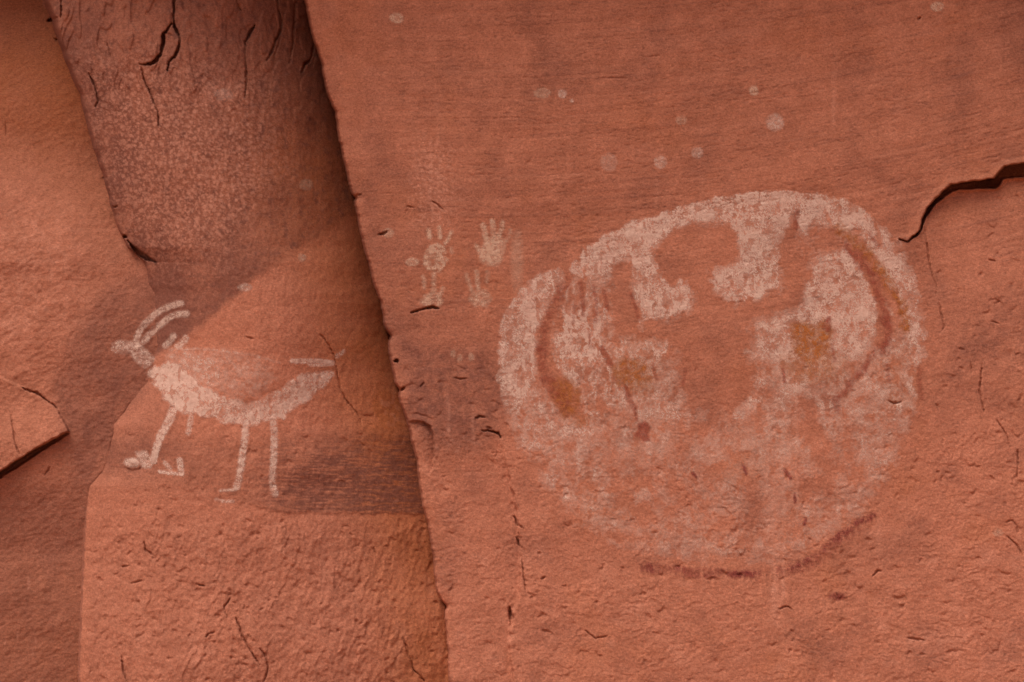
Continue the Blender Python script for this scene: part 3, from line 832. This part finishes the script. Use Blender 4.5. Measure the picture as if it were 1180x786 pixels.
# ---- pale dabs
DABS = [
    (457, 21, 8, 6, 0.50, M_CREAM, 'ragged yellowish dab high on the slab near the joint'),
    (893, 141, 10, 10, 0.36, M_WHITE, 'large round greyish dab above the top of the disc'),
    (868.5, 104.5, 5.5, 5.5, 0.50, M_CREAM, 'small bright dab up and left of the large round greyish one'),
    (803.5, 176, 6.5, 6.5, 0.34, M_WHITE, 'round pale dab with a soft rim just above the disc, right of the similar one'),
    (761, 187, 7.5, 7.5, 0.32, M_WHITE, 'round pale dab just above the disc, left of the similar one'),
    (785, 138.5, 7, 5.5, 0.26, M_CREAM, 'faint orange tinted oval dab above the two round pale ones'),
    (648, 108, 5.2, 5.2, 0.40, M_WHITE, 'small round white dab at the right end of a close pair'),
    (625, 107, 10, 6, 0.30, M_CREAM, 'wide faint blotch at the left end of a close pair'),
    (659, 116, 2.4, 2.4, 0.40, M_WHITE, 'tiny white fleck just below the small round dab of the pair'),
    (702, 187, 9.5, 11, 0.20, M_WHITE, 'faint wide dab above the left shoulder of the disc'),
    (1080, 7.5, 8, 5.5, 0.50, M_CREAM, 'bright yellowish dab at the very top of the slab, right of all others'),
    (448, 268.5, 6.5, 5.5, 0.34, M_CREAM, 'pale dab behind a short crack beside the joint'),
    (475, 302, 8, 5, 0.40, M_CREAM, 'pale oval dab left of the handprint with the holed palm'),
    (353, 213, 8, 6.5, 0.26, M_CREAM, 'faint yellowish dab on the varnished part of the pillar'),
    (348, 297, 4.5, 4.5, 0.40, M_CREAM, 'small yellowish dab at the lower edge of the dark varnish'),
    (282, 331.5, 8.5, 4.5, 0.36, M_WHITE, 'pale flat dab on the edge of the dark varnish above the animal'),
    (257, 109, 11, 7, 0.20, M_WHITE, 'faint broad dab on the speckled varnish below the top cracks'),
    (1150, 614, 6, 4.5, 0.30, M_CREAM, 'faint pale dab low on the slab, far right of the maroon rim'),
]
for k, (cx, cy, rx, ry, a, m, lab) in enumerate(DABS):
    tag(paint('paint_dab', (cx - rx * 2, cy - ry * 2, cx + rx * 2, cy + ry * 2), ragged(blob(cx, cy, rx, ry, a, 0.25), 640 + k, 0.35, 4), m, None, 0.6, 0.5, seed=600 + 13 * k, thr=0.04),
        lab, 'paint dab', 'pale dabs scattered over the rock')
tag(paint('paint_dab', (948, 677, 984, 700), union(blob(965, 687, 9, 4.5, 0.55, 0.5)), M_MAROON, None, 0.6, 1.0, seed=780),
    'maroon spot below the dark lower rim of the disc', 'paint dab')

# ---- the large painted disc
disc = tag(empty_at('disc_painting', 820, 440), 'huge faded white painted disc with two ochre patches and a maroon lower rim', 'rock painting')
OUTER = [(573, 440), (573, 400), (575, 372), (580, 358), (590, 342), (605, 329), (620, 316), (632, 311), (645, 309), (656, 314), (660, 300), (670, 288),
         (682, 280), (695, 270), (712, 262), (725, 256), (740, 253), (752, 248), (765, 242), (785, 238), (800, 234), (820, 230), (850, 222), (895, 218),
         (940, 222), (970, 228), (985, 235), (1003, 242), (1008, 252), (1020, 262), (1034, 271), (1043, 287), (1052, 305), (1060, 330), (1066, 355), (1070, 380),
         (1068, 410), (1062, 450), (1052, 490), (1040, 530), (1022, 566), (1002, 594), (965, 620), (930, 642), (900, 652), (860, 657), (810, 655), (760, 648),
         (700, 632), (655, 604), (618, 562), (592, 515), (578, 475)]


def white_wash(U, V):
    osd = poly_sd(U, V, OUTER)
    ow = 2.5 + 26 * ss(430, 540, V)
    out = ss(ow * 0.4, -ow, osd)
    n1 = fbm(U / 26, V / 22, 801, 3)
    n2 = fbm(U / 8, V / 34, 805, 3)
    n3 = fbm(U / 70, V / 60, 809, 3)
    D = 0.18 + 0.40 * np.clip(n3 + 0.08, 0, 1) + 0.18 * n1                 # thin wash over the whole disc
    add = lambda pts, a, s: np.maximum(D, a * poly_mask(U, V, pts, s))
    # heavy upper band and right rim
    D = add([(655, 312), (662, 296), (682, 279), (712, 261), (752, 246), (800, 232), (850, 220), (900, 216), (950, 222), (990, 235), (1006, 246), (1000, 262),
             (975, 268), (935, 262), (905, 262), (898, 300), (900, 330), (872, 344), (846, 349), (822, 338), (815, 320), (845, 308), (852, 292), (850, 272),
             (836, 257), (800, 256), (780, 263), (762, 280), (735, 296), (715, 312), (690, 318), (668, 322)], 0.56, 4)
    D = add([(690, 272), (720, 258), (760, 243), (800, 234), (812, 250), (780, 258), (757, 280), (725, 290), (700, 290)], 0.72, 6)
    D = add([(985, 238), (1005, 246), (1022, 268), (1042, 300), (1056, 335), (1064, 372), (1062, 410), (1046, 400), (1040, 365), (1028, 335), (1010, 305), (995, 280), (988, 262)], 0.50, 5)
    D = add([(1030, 275), (1046, 296), (1058, 330), (1066, 365), (1070, 400), (1060, 450), (1046, 440), (1052, 400), (1048, 350)], 0.32, 6)
    # left rim
    D = add([(575, 372), (590, 342), (620, 316), (645, 309), (652, 318), (640, 340), (628, 360), (622, 385), (615, 410), (616, 440), (598, 470), (580, 470), (574, 420)], 0.56, 4)
    D = add([(576, 440), (618, 440), (648, 472), (668, 486), (650, 520), (615, 540), (592, 510), (580, 475)], 0.36, 12)
    # left inner mass
    D = add([(658, 330), (676, 324), (700, 334), (708, 362), (704, 390), (738, 392), (772, 392), (776, 418), (756, 440), (770, 470), (745, 486), (700, 470), (664, 452), (645, 428), (634, 400), (634, 376), (648, 356)], 0.40, 8)
    D = add([(648, 362), (672, 350), (692, 368), (698, 400), (690, 425), (662, 425), (642, 410), (634, 390)], 0.78, 10)
    D = add([(728, 298), (757, 283), (758, 312), (775, 331), (783, 320), (794, 326), (798, 356), (778, 366), (755, 369), (738, 371), (734, 350), (727, 328)], 0.62, 4)
    D = add([(735, 440), (775, 430), (795, 455), (790, 490), (750, 492), (735, 470)], 0.32, 10)
    # right inner circle
    D = add([(938, 300), (950, 292), (972, 290), (988, 298), (1004, 318), (1011, 345), (1012, 378), (1000, 405), (965, 425), (915, 420), (885, 412), (868, 398), (872, 372), (918, 360), (926, 340), (930, 320)], 0.52, 6)
    D = add([(868, 372), (915, 362), (912, 395), (925, 430), (905, 470), (878, 440)], 0.36, 10)
    D = add([(925, 430), (985, 420), (1040, 420), (1050, 470), (1010, 510), (965, 500), (948, 470)], 0.30, 14)
    # runs and blotches below
    D = add([(878, 470), (915, 470), (925, 560), (915, 640), (882, 650), (868, 560)], 0.26, 14)
    D = add([(960, 600), (1000, 560), (1012, 575), (990, 598), (960, 618), (925, 636)], 0.30, 10)
    for cx, cy, rx, ry, a in [(740, 572, 10, 8, 0.55), (690, 580, 12, 12, 0.30), (720, 630, 20, 8, 0.42), (765, 628, 10, 12, 0.45), (795, 620, 8, 6, 0.4), (670, 616, 16, 10, 0.34),
                              (602, 508, 8, 10, 0.5), (655, 500, 8, 6, 0.3), (1012, 519, 10, 3, 0.6), (1050, 446, 6, 7, 0.6), (868, 460, 7, 2.5, 0.6), (683, 476, 10, 4, 0.5),
                              (640, 590, 20, 16, 0.22), (835, 570, 12, 18, 0.22), (735, 377, 9, 7, 0.35)]:
        D = np.maximum(D, a * ss(1.5, 0.4, np.hypot((U - cx) / rx, (V - cy) / ry)))
    ring = ss(-46, -20, osd) * ss(2, -8, osd) * ss(400, 480, V) * np.clip(0.6 + 1.8 * fbm(U / 20, V / 16, 821, 3), 0, 1.2)
    D = np.maximum(D, 0.46 * ring)
    cut = lambda pts, a, s: D * (1 - a * poly_mask(U, V, pts, s))
    # bare places
    D = cut([(756, 288), (764, 274), (780, 265), (800, 258), (834, 258), (849, 270), (851, 290), (845, 304), (815, 311), (812, 327), (800, 335), (783, 322), (774, 330), (758, 312)], 0.86, 6)
    D = cut([(704, 306), (718, 298), (730, 312), (726, 332), (734, 352), (734, 384), (708, 386), (706, 350)], 0.88, 5)
    D = cut([(745, 374), (780, 368), (800, 356), (800, 340), (816, 326), (826, 342), (846, 352), (875, 347), (903, 334), (906, 300), (903, 272), (918, 266), (938, 280), (940, 298), (929, 322), (922, 354), (870, 368), (860, 410), (868, 450), (840, 480), (790, 470), (780, 400)], 0.80, 9)
    D = cut([(912, 244), (918, 238), (922, 262), (914, 274), (905, 270)], 0.75, 3)
    D = cut([(930, 256), (940, 248), (944, 266), (934, 276)], 0.7, 3)
    D = cut([(948, 262), (966, 258), (975, 285), (955, 293), (940, 288)], 0.75, 5)
    D = cut([(655, 312), (664, 318), (650, 336), (640, 356), (634, 380), (632, 400), (645, 430), (668, 452), (664, 480), (646, 478), (628, 446), (618, 410), (624, 382), (630, 362), (642, 340)], 0.93, 3)
    D = cut([(666, 325), (674, 322), (680, 360), (672, 366)], 0.6, 4)
    D = cut([(688, 322), (698, 330), (704, 360), (694, 352)], 0.7, 4)
    D = cut([(690, 398), (698, 400), (708, 420), (700, 424)], 0.85, 2)
    D = cut([(924, 458), (940, 460), (946, 490), (960, 512), (950, 526), (924, 516), (926, 485)], 0.75, 5)
    D = cut([(1053, 424), (1066, 412), (1064, 440), (1060, 462), (1054, 445)], 0.85, 3)
    D = cut([(996, 478), (1010, 477), (1006, 486), (996, 486)], 0.8, 3)
    D = cut([(1000, 494), (1008, 500), (1004, 505)], 0.8, 2)
    D = cut([(1006, 252), (1014, 262), (1018, 285), (1012, 282), (1008, 268)], 0.7, 2)
    D = cut([(1040, 325), (1052, 340), (1050, 352), (1042, 345)], 0.6, 3)
    D = cut([(980, 276), (1004, 300), (1024, 330), (1044, 358), (1036, 366), (1020, 350), (1026, 392), (1012, 400), (1010, 350), (995, 312), (975, 288)], 0.85, 3)
    # wear: pigment flaked off in patches and in downward runs
    D = D * np.clip(0.95 + 0.75 * n1, 0.35, 1.25) * np.clip(1.0 + 0.7 * n2 * ss(820, 700, U), 0.45, 1.2)
    worn = poly_mask(U, V, [(640, 318), (712, 318), (720, 440), (700, 480), (640, 470), (630, 400)], 14)
    D = D * (1 - 0.75 * worn * ss(0.06, 0.26, fbm(U / 8, V / 24, 813, 4)))
    D = D * (1 - 0.55 * poly_mask(U, V, [(580, 340), (650, 306), (720, 280), (800, 290), (800, 380), (770, 470), (620, 500), (580, 430)], 20) * ss(0.04, 0.26, fbm(U / 6, V / 26, 815, 4)))
    D = D * (1 - 0.6 * ss(0.10, 0.30, fbm(U / 11, V / 13, 817, 4)))
    edge = ss(-0.30, 0.24, (D - 0.17) * 1.7 + 0.55 * fbm(U / 4.2, V / 8, 823, 4, 0.6))
    D = D * (0.48 + 0.52 * edge)
    D = D * (1 - 0.7 * ss(0.10, 0.22, fbm(U / 5, V / 6.5, 827, 4, 0.6)) * ss(-0.1, 0.2, fbm(U / 45, V / 45, 829, 2)))
    low = ss(470, 560, V)
    D = D * (1 - 0.40 * low)
    return out * np.clip(1.12 * D, 0, 0.95)


paint('white_wash', (566, 210, 1078, 665), white_wash, M_WHITE, disc, 0.7, 0.95, seed=820, top=0.55, vert=0.2, thr=0.055, rag=2.1)


EYE_R = [(912, 374), (922, 371), (940, 374), (950, 368), (958, 376), (957, 398), (950, 413), (930, 419), (918, 412), (913, 395)]
paint('eye_patch', (898, 360, 984, 452), ragged(union(area(EYE_R, 0.66, 6), blob(938, 420, 34, 20, 0.34, 0.7)), 841, 0.45), M_OCHRE, disc, 0.7, 0.55, 0.0024, seed=842)
EYE_L = [(704, 420), (716, 414), (738, 414), (750, 424), (744, 440), (728, 450), (712, 444)]
paint('eye_patch', (692, 402, 764, 466), ragged(union(area(EYE_L, 0.55, 6), blob(738, 440, 18, 16, 0.3, 0.6)), 843, 0.5), M_OCHRE, disc, 0.7, 0.6, 0.0024, seed=844)
paint('ochre_patch', (626, 426, 686, 500), ragged(union(area([(634, 440), (652, 434), (668, 448), (666, 476), (650, 482), (638, 462)], 0.5, 7), blob(668, 484, 14, 8, 0.25, 0.7)), 845, 0.5), M_OCHRE, disc, 0.7, 0.6, 0.0022, seed=846)
arcs = [([(966, 262), (984, 276), (1004, 298), (1020, 320), (1034, 344), (1044, 362), (1042, 378)], 11, 0.55, M_OCHRE, 'ochre_arc'),
        ([(975, 283), (990, 298), (1006, 318), (1014, 342), (1021, 362), (1024, 388), (1020, 402)], 11, 0.58, M_RED, 'red_arc'),
        ([(1012, 400), (1002, 416), (986, 436), (973, 451), (963, 462), (963, 470)], 5.5, 0.60, M_RED, 'red_arc'),
        ([(654, 322), (643, 342), (632, 362), (627, 384), (624, 406)], 10, 0.34, M_RED, 'red_arc'),
        ([(624, 400), (626, 426), (636, 446), (650, 464)], 13, 0.38, M_RED, 'red_arc')]
for k, (pts, wd, a, m, nm) in enumerate(arcs):
    paint(nm, box_of(pts, wd + 4), ragged(stroke(pts, wd, a, 4.0), 850 + k, 0.8), m, disc, 0.7, 0.65, 0.0026 + 0.0002 * k, seed=860 + 9 * k, rag=2.0)
paint('red_splash', (726, 470, 756, 514), union(area([(735, 488), (744, 485), (750, 492), (746, 499), (750, 508), (742, 508), (736, 503), (730, 502), (735, 496)], 0.62, 1.6), stroke([(731, 472), (734, 484)], 3, 0.35)), M_RED, disc, 0.6, 0.4, 0.0024, seed=871)
for k, (pts, wd, a) in enumerate([([(720, 446), (724, 458), (731, 470)], 6, 0.4), ([(693, 401), (699, 412), (704, 420)], 7, 0.4), ([(902, 426), (904, 440)], 3.5, 0.55),
                                  ([(950, 376), (955, 368), (954, 380)], 6, 0.6), ([(918, 244), (917, 262)], 6, 0.3), ([(1003, 270), (1012, 284)], 5, 0.35), ([(1060, 424), (1059, 440), (1062, 458)], 6, 0.3),
                                  ([(669, 326), (671, 344), (672, 362)], 5, 0.34), ([(684, 330), (687, 350), (686, 372)], 4, 0.30), ([(696, 336), (700, 356)], 4.5, 0.34), ([(727, 338), (733, 356), (735, 366)], 3.5, 0.38),
                                  ([(662, 352), (660, 372)], 3.5, 0.26), ([(678, 380), (681, 402)], 3.5, 0.28), ([(752, 420), (756, 436)], 4, 0.3), ([(790, 426), (787, 444)], 4, 0.34), ([(958, 398), (962, 416)], 4, 0.34), ([(1022, 420), (1025, 440)], 4, 0.3)]):
    paint('red_streak', box_of(pts, wd + 2), ragged(stroke(pts, wd, a, 1.5), 880 + k, 0.4), M_RED, disc, 0.6, 0.5, 0.0030, seed=890 + 7 * k)
for k, (pts, wd) in enumerate([([(857, 537), (860, 546)], 3.5), ([(905, 542), (911, 551)], 4), ([(916, 570), (916, 579)], 3), ([(928, 598), (927, 604)], 3.5), ([(798, 545), (802, 549)], 3)]):
    paint('maroon_fleck', box_of(pts, 7), stroke(pts, wd, 0.62, 1.2), M_MAROON, disc, 0.6, 0.5, 0.0026, seed=930 + 7 * k)
RIM = [(824, 658), (846, 662), (870, 661), (886, 660), (900, 656), (915, 653), (930, 647), (945, 637), (960, 622), (975, 612), (990, 602), (1006, 595)]


def maroon(U, V):
    d, t, s = line_dist(U, V, RIM)
    core = 0.72 * ss(6.5, 1.5, d)
    halo = 0.42 * ss(17, 3, d) * (s > -2) * ss(0.1, 0.4, t) * ss(1.0, 0.85, t)
    d2, _, _ = line_dist(U, V, [(742, 654), (770, 657), (800, 660), (826, 660)])
    spat = 0.52 * ss(9, 3, d2)
    gap = 1 - 0.9 * np.exp(-((U - 892) / 5.0) ** 2) - 0.7 * np.exp(-((U - 905) / 2.5) ** 2)
    D = np.maximum(np.maximum(core, halo), spat) * np.clip(gap, 0, 1)
    return D * ss(-0.34, 0.14, fbm(U / 4.8, V / 9, 951, 4, 0.65)) * np.clip(0.9 + 1.2 * fbm(U / 30, V / 30, 957, 2), 0.3, 1.2)


paint('maroon_rim', (732, 580, 1020, 690), maroon, M_MAROON, disc, 0.6, 0.8, 0.0026, seed=955)
